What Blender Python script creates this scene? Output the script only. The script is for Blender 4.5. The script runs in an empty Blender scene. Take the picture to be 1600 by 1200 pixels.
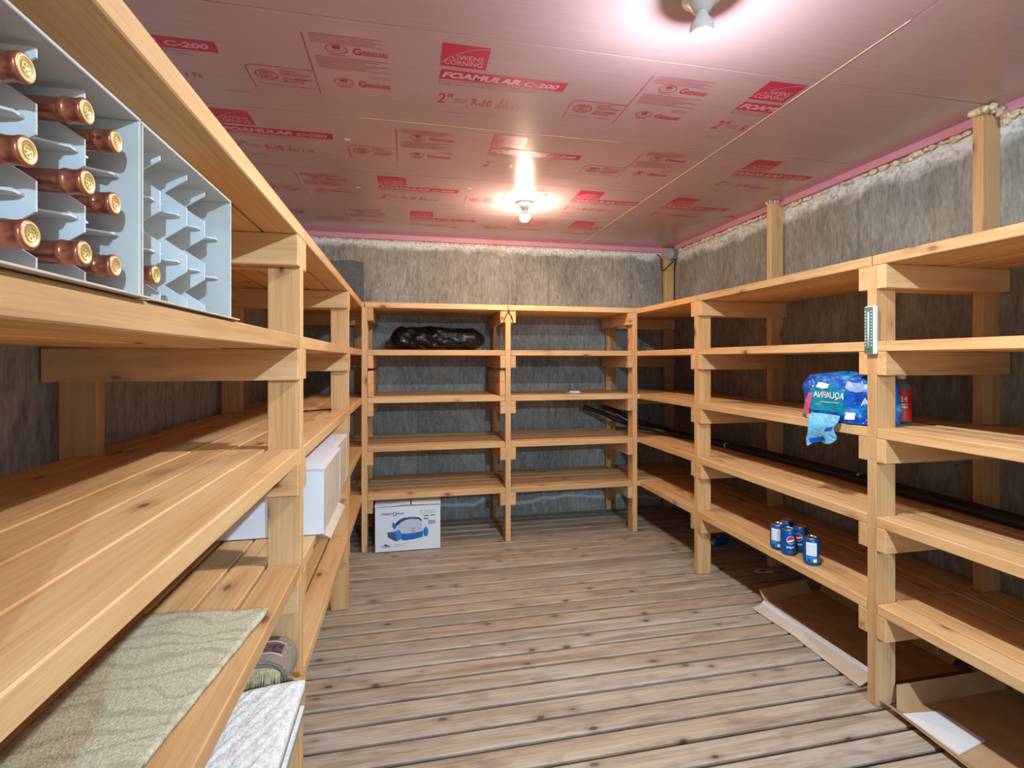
import bpy, bmesh, math, random
from mathutils import Vector, Matrix
random.seed(7)
S = bpy.context.scene
COL = S.collection
PI = math.pi

# ------------------------------------------------------------------ camera
cd = bpy.data.cameras.new('camera'); cam = bpy.data.objects.new('camera', cd); COL.objects.link(cam)
cd.sensor_width = 36; cd.lens = 36*780.757/1600; cd.shift_y = -37.4/1600; cd.clip_start = .02
cam.location = (0, 0, 1.3); cam.rotation_euler = (PI/2, 0, -.2049)
S.camera = cam

# ------------------------------------------------------------------ light, exposure
S.view_settings.view_transform = 'Standard'
S.view_settings.look = 'None'
S.view_settings.gamma = 1
S.view_settings.use_curve_mapping = False
S.view_settings.exposure = -.1
WARM, COOL, BLUE = (1, .78, .56), (.84, .92, 1), (.47, .74, 1)
WARM_E, COOL_E, BLUE_E = 1350, 4900, 24000
W = bpy.data.worlds.new('world'); S.world = W; W.use_nodes = True
W.node_tree.nodes['Background'].inputs[0].default_value = (.85, .92, 1, 1)
W.node_tree.nodes['Background'].inputs[1].default_value = .6
def area(name, loc, rot, sx, sy, power, color):
    l = bpy.data.lights.new(name, 'AREA'); l.shape = 'RECTANGLE'; l.size = sx; l.size_y = sy
    l.energy = power; l.color = color
    o = bpy.data.objects.new(name, l); o.location = loc; o.rotation_euler = rot; COL.objects.link(o)
    return o
# added ambient fill lamp, placed beyond the open doorway behind the camera
area('fill_light', (.75, -4.0, 1.25), (PI/2, 0, 0), 1.7, 2.1, 22, (.90, .95, 1))

# ------------------------------------------------------------------ dimensions
XL, XR, YB = -.3043, 1.7186, 3.5112         # front faces of the left, right and back racks
XWL, XWR, YW, YF, ZC = -.93, 2.316, 4.129, -3.4, 2.30
YL, YR = [.35, 1.5394, 2.7241], [.36, 1.5569, 2.7368]
BX = [-.2903, .7014, 1.6801]
LVL = [1.694, 1.370, 1.044, .712, .385]
T, D = .038, .089

# ------------------------------------------------------------------ materials
def srgb(r, g, b):
    f = lambda c: (c/255/12.92) if c/255 <= .04045 else ((c/255+.055)/1.055)**2.4
    return (f(r), f(g), f(b), 1)
def newmat(name):
    m = bpy.data.materials.new(name); m.use_nodes = True
    nt = m.node_tree; b = nt.nodes['Principled BSDF']
    return m, nt, b
def N(nt, t, **k):
    n = nt.nodes.new(t)
    for a, v in k.items(): setattr(n, a, v)
    return n
def plain(name, col, rough=.6, metal=0, spec=.5, **k):
    m, nt, b = newmat(name)
    b.inputs['Base Color'].default_value = col; b.inputs['Roughness'].default_value = rough
    b.inputs['Metallic'].default_value = metal; b.inputs['Specular IOR Level'].default_value = spec
    for a, v in k.items(): b.inputs[a.replace('_', ' ')].default_value = v
    return m
def noise(nt, vec, scale, detail=5, dist=0, rough=.5):
    n = N(nt, 'ShaderNodeTexNoise'); n.inputs['Scale'].default_value = scale
    n.inputs['Detail'].default_value = detail; n.inputs['Distortion'].default_value = dist
    n.inputs['Roughness'].default_value = rough
    if vec: nt.links.new(vec, n.inputs['Vector'])
    return n.outputs['Fac']
def mapping(nt, vec, sc, loc=(0, 0, 0)):
    n = N(nt, 'ShaderNodeMapping'); n.inputs['Scale'].default_value = sc; n.inputs['Location'].default_value = loc
    nt.links.new(vec, n.inputs['Vector']); return n.outputs[0]
def ramp(nt, fac, stops):
    n = N(nt, 'ShaderNodeValToRGB'); e = n.color_ramp.elements
    while len(e) < len(stops): e.new(.5)
    for i, (p, c) in enumerate(stops): e[i].position = p; e[i].color = c
    nt.links.new(fac, n.inputs[0]); return n.outputs[0]
def mix(nt, fac, a, b, mode='MIX'):
    n = N(nt, 'ShaderNodeMix', data_type='RGBA', blend_type=mode)
    for s, v in ((n.inputs[0], fac), (n.inputs[6], a), (n.inputs[7], b)):
        if isinstance(v, (int, float, tuple)): s.default_value = v
        else: nt.links.new(v, s)
    return n.outputs[2]
def mth(nt, op, a, b=0, clamp=False):
    n = N(nt, 'ShaderNodeMath', operation=op, use_clamp=clamp)
    for s, v in ((n.inputs[0], a), (n.inputs[1], b)):
        if isinstance(v, (int, float)): s.default_value = v
        else: nt.links.new(v, s)
    return n.outputs[0]
def bump(nt, b, h, st=.3, dist=.002):
    n = N(nt, 'ShaderNodeBump'); n.inputs['Strength'].default_value = st; n.inputs['Distance'].default_value = dist
    nt.links.new(h, n.inputs['Height']); nt.links.new(n.outputs[0], b.inputs['Normal'])
def grey(v): return (v, v, v, 1)

def wood(name, light, mid, dark, knot, rough=.55, knots=.075, streak=.5, stain=None, ks=(4.2, 9, 9)):
    m, nt, b = newmat(name)
    at = N(nt, 'ShaderNodeAttribute', attribute_name='gc'); gc = at.outputs['Vector']
    ar = N(nt, 'ShaderNodeAttribute', attribute_name='rnd'); r = ar.outputs['Fac']
    # soft flame figure plus fine fibre, both running along the board
    big = noise(nt, mapping(nt, gc, (1.1, 17, 17)), 1.6, 4, .9)
    ring = N(nt, 'ShaderNodeTexWave', wave_type='BANDS', bands_direction='Y')
    ring.inputs['Scale'].default_value = 9; ring.inputs['Distortion'].default_value = 7
    ring.inputs['Detail'].default_value = 3; ring.inputs['Detail Scale'].default_value = .7
    nt.links.new(mapping(nt, gc, (.5, 2.2, 2.2)), ring.inputs['Vector'])
    fib = noise(nt, mapping(nt, gc, (5, 190, 190)), 1.5, 3)
    f = mth(nt, 'ADD', mth(nt, 'MULTIPLY', big, .66), mth(nt, 'MULTIPLY', ring.outputs['Fac'], .07))
    f = mth(nt, 'ADD', f, mth(nt, 'MULTIPLY', fib, .27))
    c = ramp(nt, f, [(.25, dark), (.50, mid), (.78, light)])
    # every board has its own tint
    tint = ramp(nt, r, [(0, (.80, .77, .72, 1)), (.35, (1, .96, .92, 1)), (.7, (1, 1, 1, 1)), (1, (1.0, .90, .78, 1))])
    c = mix(nt, 1.0, c, tint, 'MULTIPLY')
    v = N(nt, 'ShaderNodeTexVoronoi', feature='F1'); v.inputs['Scale'].default_value = 1
    v.inputs['Randomness'].default_value = 1
    nt.links.new(mapping(nt, gc, ks), v.inputs['Vector'])
    kd = mth(nt, 'ADD', v.outputs['Distance'], mth(nt, 'MULTIPLY', fib, .03))
    kc = ramp(nt, kd, [(0, grey(1)), (knots, grey(.9)), (knots*1.35, grey(.35)), (knots*3.2, grey(0))])
    c = mix(nt, kc, c, knot)
    pale = noise(nt, mapping(nt, gc, (1.6, 8, 8), (7, 2, 0)), 1.1, 5, .6)
    c = mix(nt, mth(nt, 'MULTIPLY', ramp(nt, pale, [(.52, grey(0)), (.70, grey(1))]), .30), c, (light[0]*1.02, light[1]*1.06, light[2]*1.22, 1))
    if stain:
        st = noise(nt, mapping(nt, gc, (3, 14, 14), (3, 1, 0)), 1.3, 6, .8, .62)
        c = mix(nt, mth(nt, 'MULTIPLY', ramp(nt, st, [(.50, grey(0)), (.72, grey(1))]), streak), c, stain)
    nt.links.new(c, b.inputs['Base Color'])
    b.inputs['Roughness'].default_value = rough; b.inputs['Specular IOR Level'].default_value = .35
    bump(nt, b, mth(nt, 'ADD', fib, big), .25, .0012)
    return m
M = {}
M['pine'] = wood('pine_lumber', srgb(229, 192, 142), srgb(216, 171, 117), srgb(188, 137, 85), srgb(120, 70, 40), knots=.08)
M['deck'] = wood('weathered_deck_lumber', srgb(196, 184, 164), srgb(172, 155, 134), srgb(128, 108, 90), srgb(78, 58, 46), rough=.6,
                 knots=.095, stain=srgb(126, 106, 94), streak=.75, ks=(6, 12, 12))

def concrete(name, base, lightc, darkc, top_white=0, foot_line=0, panel_axis='X', panels=(.4, 1.6)):
    m, nt, b = newmat(name)
    g = N(nt, 'ShaderNodeNewGeometry').outputs['Position']
    st = noise(nt, mapping(nt, g, (30, 30, 7)), 1, 6, 1.0)
    bl = noise(nt, mapping(nt, g, (2.2, 2.2, 1.2)), 1.2, 5, .3)
    fi = noise(nt, mapping(nt, g, (90, 90, 26)), 1, 4)
    f = mth(nt, 'ADD', mth(nt, 'MULTIPLY', st, .34), mth(nt, 'MULTIPLY', bl, .42))
    f = mth(nt, 'ADD', f, mth(nt, 'MULTIPLY', fi, .34))
    c = ramp(nt, f, [(.38, darkc), (.55, base), (.72, lightc)])
    sx = N(nt, 'ShaderNodeSeparateXYZ'); nt.links.new(g, sx.inputs[0])
    ax, z = sx.outputs[panel_axis], sx.outputs['Z']
    # joints between the form panels
    wob = mth(nt, 'MULTIPLY', mth(nt, 'SUBTRACT', noise(nt, g, 5, 3), .5), .02)
    line = None
    for p in panels:
        d = mth(nt, 'ABSOLUTE', mth(nt, 'ADD', mth(nt, 'SUBTRACT', ax, p), wob))
        l = mth(nt, 'SUBTRACT', 1, mth(nt, 'DIVIDE', d, .014), True)
        line = l if line is None else mth(nt, 'MAXIMUM', line, l)
    c = mix(nt, mth(nt, 'MULTIPLY', line, .5), c, darkc)
    if top_white:
        h = mth(nt, 'ADD', mth(nt, 'DIVIDE', mth(nt, 'SUBTRACT', z, 2.3-top_white), top_white), mth(nt, 'SUBTRACT', noise(nt, g, 7, 6, .4), .62))
        h = mth(nt, 'MULTIPLY', mth(nt, 'MULTIPLY', h, 3.2, True), ramp(nt, noise(nt, g, 55, 5), [(.30, grey(.25)), (.55, grey(1))]), True)
        c = mix(nt, h, c, srgb(222, 222, 218))
    if foot_line:
        zz = mth(nt, 'ADD', z, mth(nt, 'MULTIPLY', mth(nt, 'SUBTRACT', noise(nt, mapping(nt, g, (1.7, 1.7, .3)), 1.4, 4), .5), .32))
        d = mth(nt, 'ABSOLUTE', mth(nt, 'SUBTRACT', zz, foot_line))
        l = mth(nt, 'SUBTRACT', 1, mth(nt, 'DIVIDE', d, .02), True)
        c = mix(nt, mth(nt, 'MULTIPLY', l, .8), c, srgb(205, 212, 212))
        sp = mth(nt, 'MULTIPLY', ramp(nt, noise(nt, g, 34, 5, .5), [(.6, grey(0)), (.68, grey(1))]),
                 mth(nt, 'MULTIPLY', ramp(nt, noise(nt, g, 3.1, 2), [(.5, grey(0)), (.62, grey(1))]), .45))
        c = mix(nt, sp, c, srgb(200, 206, 206))
    pit = N(nt, 'ShaderNodeTexVoronoi'); pit.inputs['Scale'].default_value = 9
    nt.links.new(g, pit.inputs['Vector'])
    c = mix(nt, ramp(nt, pit.outputs['Distance'], [(0, grey(.8)), (.035, grey(.6)), (.06, grey(0))]), c, srgb(52, 46, 40))
    nt.links.new(c, b.inputs['Base Color']); b.inputs['Roughness'].default_value = .85
    b.inputs['Specular IOR Level'].default_value = .25
    bump(nt, b, f, .35, .004)
    return m
CB, CLt, CDk = srgb(146, 141, 131), srgb(180, 173, 158), srgb(106, 102, 94)
M['conc_back'] = concrete('board_formed_concrete_back', CB, CLt, CDk, .13, .10, 'X', (.08, 1.18, 1.93))
M['conc_right'] = concrete('board_formed_concrete_right', srgb(138, 135, 126), srgb(172, 167, 155), srgb(104, 100, 92), .17, 0, 'Y', (1.05, 2.2, 3.35))
M['conc_left'] = concrete('board_formed_concrete_left', srgb(168, 170, 172), srgb(194, 196, 198), srgb(118, 118, 120), 0, 0, 'Y', (1.9, 2.25, 3.3))
M['patch'] = concrete('mortar_patch', srgb(104, 102, 100), srgb(128, 126, 122), srgb(84, 82, 80), 0, 0, 'X', (9,))

def foam_board():
    m, nt, b = newmat('pink_foam_board')
    g = N(nt, 'ShaderNodeNewGeometry').outputs['Position']
    st = noise(nt, mapping(nt, g, (2.5, 260, 1)), 1, 4)
    bl = noise(nt, mapping(nt, g, (1.1, 1.5, 1)), 1.2, 3)
    c = ramp(nt, mth(nt, 'ADD', mth(nt, 'MULTIPLY', st, .35), mth(nt, 'MULTIPLY', bl, .65)),
             [(.38, srgb(184, 150, 154)), (.6, srgb(196, 162, 165))])
    nt.links.new(c, b.inputs['Base Color'])
    b.inputs['Roughness'].default_value = .22; b.inputs['Specular IOR Level'].default_value = .5
    b.inputs['Anisotropic'].default_value = 0
    tg = N(nt, 'ShaderNodeTangent', direction_type='UV_MAP', uv_map='UVMap')
    nt.links.new(tg.outputs[0], b.inputs['Tangent'])
    bump(nt, b, st, .12, .0006)
    return m
M['foamboard'] = foam_board()
M['ink'] = plain('crimson_print', srgb(196, 40, 84), .42)
M['inkline'] = plain('fine_crimson_print', srgb(186, 66, 96), .42)
M['inkgrey'] = plain('grey_stamp', srgb(150, 108, 112), .5)
M['unprinted'] = plain('unprinted_foam', srgb(222, 162, 172), .4)
M['seamfoam'] = plain('cream_seam_foam', srgb(226, 206, 176), .6)
M['pinkedge'] = plain('pink_foam_strip', srgb(206, 140, 158), .5)
def spray():
    m, nt, b = newmat('spray_foam'); g = N(nt, 'ShaderNodeNewGeometry').outputs['Position']
    nt.links.new(ramp(nt, noise(nt, g, 60, 4), [(.35, srgb(196, 172, 128)), (.6, srgb(232, 218, 182))]), b.inputs['Base Color'])
    b.inputs['Roughness'].default_value = .5; return m
M['spray'] = spray()
M['dark'] = plain('dark_underfloor', srgb(34, 28, 25), .9)
M['wallpaint'] = plain('grey_front_wall', srgb(170, 164, 154), .8)
M['socket'] = plain('white_porcelain', srgb(222, 220, 214), .35)
def bulbm(name, col, e):
    m, nt, b = newmat(name); b.inputs['Base Color'].default_value = (1, 1, 1, 1)
    b.inputs['Emission Color'].default_value = (*col, 1); b.inputs['Emission Strength'].default_value = e; return m
M['warmbulb'] = bulbm('warm_lit_glass', WARM, WARM_E); M['coolbulb'] = bulbm('cool_lit_glass', COOL, COOL_E); M['bluebulb'] = bulbm('daylight_lit_glass', BLUE, BLUE_E)
def board(name, col, col2, rough=.75):
    m, nt, b = newmat(name); g = N(nt, 'ShaderNodeNewGeometry').outputs['Position']
    nt.links.new(ramp(nt, noise(nt, mapping(nt, g, (14, 14, 14)), 1, 6), [(.35, col), (.65, col2)]), b.inputs['Base Color'])
    b.inputs['Roughness'].default_value = rough; return m
M['kraft'] = board('kraft_cardboard', srgb(176, 138, 98), srgb(190, 152, 110))
M['kraftpale'] = board('pale_kraft_cardboard', srgb(196, 178, 158), srgb(206, 190, 170))
M['greycard'] = board('grey_cardboard', srgb(194, 192, 186), srgb(206, 204, 198))
M['partition'] = board('blue_grey_partition_card', srgb(204, 206, 204), srgb(216, 218, 216))
M['whitecard'] = plain('white_coated_cardboard', srgb(226, 228, 232), .45)
M['glassdark'] = plain('dark_bottle_glass', srgb(34, 16, 10), .12)
M['copper'] = plain('copper_foil', srgb(186, 112, 86), .30, .75)
M['goldseal'] = plain('embossed_gold_seal', srgb(226, 196, 132), .42, .5)
M['sealink'] = plain('seal_relief', srgb(186, 148, 84), .5, .4)
def black_plastic():
    m, nt, b = newmat('black_bin_liner'); b.inputs['Base Color'].default_value = srgb(14, 14, 16)
    b.inputs['Roughness'].default_value = .27; b.inputs['Specular IOR Level'].default_value = .3
    g = N(nt, 'ShaderNodeNewGeometry').outputs['Position']
    bump(nt, b, noise(nt, mapping(nt, g, (16, 9, 22)), 1, 3, 1.3), .9, .02); return m
M['bag'] = black_plastic()
M['rubber'] = plain('black_rubber', srgb(22, 21, 22), .45)
M['strap'] = plain('brown_leather', srgb(84, 56, 36), .6)
M['shadowblack'] = plain('shadow_line_black', srgb(36, 33, 32), .4, .6)  # near-black for the modelled shadow line on the left rack
M['boxgrey'] = plain('grey_electrical_box', srgb(112, 116, 124), .45)
M['boxlid'] = plain('light_grey_cover', srgb(150, 153, 158), .4)
M['paper'] = plain('white_paper', srgb(226, 222, 216), .7)
M['red'] = plain('red_print', srgb(206, 34, 30), .45)
M['white'] = plain('white_print', srgb(236, 238, 240), .45)
M['pepsiblue'] = plain('blue_can_paint', srgb(0, 92, 168), .25, .35)
M['navy'] = plain('navy_print', srgb(16, 46, 112), .35)
M['alu'] = plain('aluminium', srgb(206, 208, 212), .22, 1)
M['boxblue'] = plain('robot_blue_print', srgb(24, 104, 186), .45)
M['boxsky'] = plain('robot_sky_print', srgb(28, 142, 204), .45)
M['boxdark'] = plain('robot_slate_print', srgb(74, 84, 112), .45)
M['boxbody'] = plain('robot_pale_print', srgb(196, 202, 216), .45)
M['inkblack'] = plain('dark_print', srgb(60, 66, 74), .5)
M['inkpale'] = plain('pale_print', srgb(176, 192, 200), .5)
M['green'] = plain('green_dial', srgb(82, 110, 86), .5)
M['thermwhite'] = plain('thermometer_white', srgb(226, 228, 226), .4)
def wrapm():
    m, nt, b = newmat('blue_shrink_wrap'); g = N(nt, 'ShaderNodeNewGeometry').outputs['Position']
    f = noise(nt, mapping(nt, g, (9, 9, 12)), 1, 3, .8)
    c = ramp(nt, f, [(.34, srgb(10, 54, 150)), (.48, srgb(8, 92, 182)), (.6, srgb(10, 122, 180)), (.72, srgb(96, 150, 200))])
    nt.links.new(c, b.inputs['Base Color']); b.inputs['Roughness'].default_value = .22
    bump(nt, b, noise(nt, mapping(nt, g, (26, 26, 40)), 1, 3, 1), .8, .012); return m
M['wrap'] = wrapm()
def filmm(name, col, rough=.25):
    m, nt, b = newmat(name); b.inputs['Base Color'].default_value = col; b.inputs['Roughness'].default_value = rough
    g = N(nt, 'ShaderNodeNewGeometry').outputs['Position']
    bump(nt, b, noise(nt, mapping(nt, g, (26, 26, 40)), 1, 3, 1), .7, .01); return m
M['teal'] = filmm('teal_film', srgb(10, 136, 158)); M['skyfilm'] = filmm('light_blue_film', srgb(120, 192, 222))
M['pinkfilm'] = filmm('pink_film', srgb(222, 92, 136)); M['bluefilm'] = filmm('royal_blue_film', srgb(14, 84, 190))
M['clearfilm'] = filmm('hazy_film', srgb(146, 170, 200), .2); M['peach'] = filmm('peach_film', srgb(228, 184, 160))
M['pet'] = plain('clear_bottle_plastic', srgb(200, 206, 214), .12, 0, .5, Transmission_Weight=.75, IOR=1.2)
def rugm(name, a, bcol, sc=160, swirl=None):
    m, nt, b = newmat(name); g = N(nt, 'ShaderNodeNewGeometry').outputs['Position']
    c = ramp(nt, noise(nt, g, sc, 3), [(.35, a), (.65, bcol)])
    if swirl:
        w = N(nt, 'ShaderNodeTexWave', wave_type='RINGS'); w.inputs['Scale'].default_value = 3.2
        w.inputs['Distortion'].default_value = 9; w.inputs['Detail'].default_value = 1; w.inputs['Detail Scale'].default_value = 1.2
        nt.links.new(mapping(nt, g, (2, 2, 0), (.4, .2, 0)), w.inputs['Vector'])
        c = mix(nt, mth(nt, 'MULTIPLY', ramp(nt, w.outputs['Fac'], [(.0, grey(1)), (.12, grey(.9)), (.26, grey(0))]), .3), c, swirl)
    nt.links.new(c, b.inputs['Base Color']); b.inputs['Roughness'].default_value = .95
    b.inputs['Specular IOR Level'].default_value = .1
    bump(nt, b, noise(nt, g, sc*1.5, 3), .8, .004); return m
M['rug'] = rugm('sage_beige_pile', srgb(184, 174, 146), srgb(208, 200, 172), 150, srgb(122, 118, 90))
M['roll'] = rugm('taupe_rug_field', srgb(132, 118, 102), srgb(156, 144, 128))
M['rollborder'] = rugm('dark_oriental_border', srgb(58, 46, 62), srgb(120, 92, 92), 60)
M['fringe'] = rugm('olive_fringe', srgb(168, 152, 116), srgb(200, 188, 150), 90)
M['mat'] = rugm('white_shag', srgb(214, 212, 206), srgb(236, 236, 232), 120)
M['matback'] = plain('grey_mat_backing', srgb(120, 128, 134), .8)

# ------------------------------------------------------------------ mesh helpers
class MB:
    """collects geometry with a per-vertex grain coordinate and a per-board random value"""
    def __init__(s): s.v = []; s.f = []; s.g = []; s.r = []; s.m = []; s.sm = []
    def add(s, vs, fs, mi=0, gc=None, r=0, smooth=False):
        n = len(s.v); s.v += [tuple(x) for x in vs]; s.g += gc or [tuple(x) for x in vs]; s.r += [r]*len(vs)
        for f in fs: s.f.append([n+i for i in f]); s.m.append(mi); s.sm.append(smooth)
        return s
    def box(s, x0, x1, y0, y1, z0, z1, ax='X', mi=0):
        vs = [(x, y, z) for x in (x0, x1) for y in (y0, y1) for z in (z0, z1)]
        fs = [(0, 1, 3, 2), (4, 6, 7, 5), (0, 4, 5, 1), (2, 3, 7, 6), (0, 2, 6, 4), (1, 5, 7, 3)]
        o = [random.uniform(0, 40) for _ in range(3)]; i = 'XYZ'.index(ax); oth = [j for j in range(3) if j != i]
        gc = [(v[i]+o[0], v[oth[0]]+o[1], v[oth[1]]+o[2]) for v in vs]
        return s.add(vs, fs, mi, gc, random.random())
    def grid(s, fn, nu, nv, mi=0, smooth=True, wrapu=False, flip=False):
        vs = [fn(i/nu, j/nv) for i in range(nu+(0 if wrapu else 1)) for j in range(nv+1)]
        fs = []; cu = nu if wrapu else nu
        for i in range(cu):
            for j in range(nv):
                a = i*(nv+1)+j; b_ = ((i+1) % nu if wrapu else i+1)*(nv+1)+j
                q = (a, b_, b_+1, a+1); fs.append(q[::-1] if flip else q)
        return s.add(vs, fs, mi, smooth=smooth)
    def lathe(s, prof, n=24, mi=0, mat=Matrix(), smooth=True, caps=True):
        vs = []; fs = []
        for (r, z) in prof:
            for k in range(n):
                a = 2*PI*k/n; vs.append(mat @ Vector((r*math.cos(a), r*math.sin(a), z)))
        for i in range(len(prof)-1):
            for k in range(n):
                a, b_ = i*n+k, i*n+(k+1) % n; fs.append((a, b_, b_+n, a+n))
        if caps:
            fs.append(tuple(range(n))[::-1]); fs.append(tuple(range((len(prof)-1)*n, len(prof)*n)))
        return s.add(vs, fs, mi, smooth=smooth)
    def tube(s, pts, r, n=10, mi=0):
        pts = [Vector(p) for p in pts]; vs = []; fs = []
        rr = r if isinstance(r, list) else [r]*len(pts)
        for i, p in enumerate(pts):
            d = (pts[min(i+1, len(pts)-1)]-pts[max(i-1, 0)]).normalized()
            a = d.cross(Vector((0, 0, 1)));
            if a.length < .1: a = d.cross(Vector((1, 0, 0)))
            a.normalize(); b_ = d.cross(a)
            for k in range(n):
                t = 2*PI*k/n; vs.append(p+(a*math.cos(t)+b_*math.sin(t))*rr[i])
        for i in range(len(pts)-1):
            for k in range(n):
                u, w = i*n+k, i*n+(k+1) % n; fs.append((u, w, w+n, u+n))
        fs.append(tuple(range(n))[::-1]); fs.append(tuple(range((len(pts)-1)*n, len(pts)*n)))
        return s.add(vs, fs, mi, smooth=True)
    def prism(s, poly, axis, a, b_, mi=0):
        """polygon in the two other axes, extruded from a to b along axis"""
        def P(u, w, t): return {'X': (t, u, w), 'Y': (u, t, w), 'Z': (u, w, t)}[axis]
        n = len(poly); vs = [P(u, w, a) for u, w in poly]+[P(u, w, b_) for u, w in poly]
        fs = [tuple(range(n))[::-1], tuple(range(n, 2*n))]+[(i, (i+1) % n, n+(i+1) % n, n+i) for i in range(n)]
        return s.add(vs, fs, mi)
    def build(s, name, mats, parent=None, bevel=0, origin=None, recalc=True, solid=0):
        o0 = Vector(origin) if origin else Vector((0, 0, 0))
        me = bpy.data.meshes.new(name); me.from_pydata([tuple(Vector(v)-o0) for v in s.v], [], s.f)
        a = me.attributes.new('gc', 'FLOAT_VECTOR', 'POINT'); a.data.foreach_set('vector', [c for g in s.g for c in g])
        a = me.attributes.new('rnd', 'FLOAT', 'POINT'); a.data.foreach_set('value', s.r)
        me.polygons.foreach_set('material_index', s.m); me.polygons.foreach_set('use_smooth', s.sm)
        for m in (mats if isinstance(mats, (list, tuple)) else [mats]): me.materials.append(M[m])
        if recalc:
            bm = bmesh.new(); bm.from_mesh(me); bmesh.ops.recalc_face_normals(bm, faces=bm.faces); bm.to_mesh(me); bm.free()
        me.update()
        o = bpy.data.objects.new(name, me); COL.objects.link(o); o.location = o0
        if solid:
            d = o.modifiers.new('thickness', 'SOLIDIFY'); d.thickness = solid; d.offset = 0
        if bevel:
            d = o.modifiers.new('eased_edges', 'BEVEL'); d.width = bevel; d.segments = 1; d.limit_method = 'ANGLE'
        if parent: o.parent = parent; o.location = o0-PLOC.get(parent.name, Vector((0, 0, 0)))
        else: PLOC[o.name] = o0
        return o
PLOC = {}
def tag(o, label=None, cat=None, group=None, kind=None):
    for k, v in (('label', label), ('category', cat), ('group', group), ('kind', kind)):
        if v: o[k] = v
    return o
def thing(name, label, cat, loc, group=None):
    o = bpy.data.objects.new(name, None); COL.objects.link(o); o.location = loc; o.empty_display_size = .05
    PLOC[o.name] = Vector(loc); return tag(o, label, cat, group)
def copy_tree(o, parent=None):
    c = o.copy(); COL.objects.link(c)
    if parent: c.parent = parent
    for ch in [x for x in COL.objects if x.parent == o]: copy_tree(ch, c)
    return c
_txt = {}
def text_geo(body, bold=0, shear=0):
    key = (body, bold, shear)
    if key in _txt: return _txt[key]
    cu = bpy.data.curves.new('t', 'FONT'); cu.body = body; cu.offset = bold; cu.shear = shear; cu.resolution_u = 3
    ob = bpy.data.objects.new('t', cu); COL.objects.link(ob)
    dg = bpy.context.evaluated_depsgraph_get(); dg.update()
    me = bpy.data.meshes.new_from_object(ob.evaluated_get(dg))
    vs = [(v.co.x, v.co.y) for v in me.vertices]; fs = [tuple(p.vertices) for p in me.polygons]
    COL.objects.unlink(ob); bpy.data.objects.remove(ob); bpy.data.curves.remove(cu); bpy.data.meshes.remove(me)
    x0 = min(v[0] for v in vs); x1 = max(v[0] for v in vs); y0 = min(v[1] for v in vs); y1 = max(v[1] for v in vs)
    vs = [((x-x0)/(x1-x0), (y-y0)/(y1-y0)) for x, y in vs]   # unit box, y up
    _txt[key] = (vs, fs); return vs, fs
def put_text(mb, body, fn, mi=0, bold=0, shear=0):
    """fn maps the unit box (u right, v up) to the place on the surface"""
    vs, fs = text_geo(body, bold, shear); mb.add([fn(u, v) for u, v in vs], fs, mi)

# ------------------------------------------------------------------ the room
def structure(o): o['kind'] = 'structure'; return o
fl = MB(); y = YF
k0 = 1.753-.1022*51; k = 0
yy = k0
while yy < YW-.02:
    a, b_ = max(yy+.0082, YF), min(yy+.1022-.0082, YW)
    if b_-a > .02:
        z = random.uniform(-.0025, 0)
        fl.box(XWL, XWR, a, b_, z-.038, z, 'X')
    yy += .1022
floor = structure(fl.build('floor', ['deck'], bevel=.004))
sub = MB().box(XWL-.1, XWR+.1, YF-.1, YW+.1, -.16, -.10).build('subfloor', ['dark'], floor)
jo = MB()
for x in (-.75, -.2, .4, 1.0, 1.6, 2.15): jo.box(x-.02, x+.02, YF, YW, -.12, -.041, 'Y')
jo.build('joists', ['deck'], floor)
structure(MB().box(XWL-.2, XWR+.2, YW, YW+.2, -.16, ZC+.2).build('wall_back', ['conc_back']))
structure(MB().box(XWR, XWR+.2, YF-.2, YW, -.16, ZC+.2).build('wall_right', ['conc_right']))
structure(MB().box(XWL-.2, XWL, YF-.2, YW, -.16, ZC+.2).build('wall_left', ['conc_left']))
wf = MB(); wf.box(XWL, -.15, YF-.12, YF, -.16, ZC+.05); wf.box(1.5, XWR, YF-.12, YF, -.16, ZC+.05); wf.box(-.15, 1.5, YF-.12, YF, 2.1, ZC+.05)
structure(wf.build('wall_front', ['wallpaint']))
dt = MB(); dt.box(-.15, -.1, YF-.14, YF+.02, 0, 2.1, 'Z'); dt.box(1.45, 1.5, YF-.14, YF+.02, 0, 2.1, 'Z'); dt.box(-.1, 1.45, YF-.14, YF+.02, 2.05, 2.1, 'X')
structure(dt.build('trim_1', ['pine']))
bk = bpy.data.objects['wall_back']
pt = MB().prism([(-.72, 1.62), (-.342, 1.62), (-.347, 2.075), (-.44, 2.092), (-.58, 2.08), (-.72, 2.09)], 'Y', YW-.004, YW+.004)
pt.build('mortar_patch', ['patch'], bk)

# ceiling: 24 inch foam boards across the room, a cream foamed seam along the room
ce = MB(); SX = 1.447; rows = [YF-.02, -2.75, -2.14, -1.53, -.92, -.31, .30, .92, 1.535, 2.145, 2.757, 3.372, 3.982, YW]
for a, b_ in zip(rows[:-1], rows[1:]):
    for x0, x1 in ((XWL, SX-.002), (SX+.002, XWR)):
        ce.box(x0, x1, a+.002, b_-.002, ZC, ZC+.05, mi=0)
ce.box(XWL, XWR, YF-.02, YW, ZC+.012, ZC+.09, mi=1)
ceil = ce.build('ceiling', ['foamboard', 'dark']); structure(ceil)
uv = ceil.data.uv_layers.new(name='UVMap')
for l in ceil.data.loops: co = ceil.data.vertices[l.vertex_index].co; uv.data[l.index].uv = (co.x, co.y)
sf = MB(); sf.box(SX-.002, SX+.002, 1.2, YW, ZC-.0012, ZC+.01)
sf.box(-.2, .95, 2.1452, 2.1466, ZC-.0006, ZC+.01)
sf.build('seam_foam', ['seamfoam'], ceil)
EPS = .0005
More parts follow.
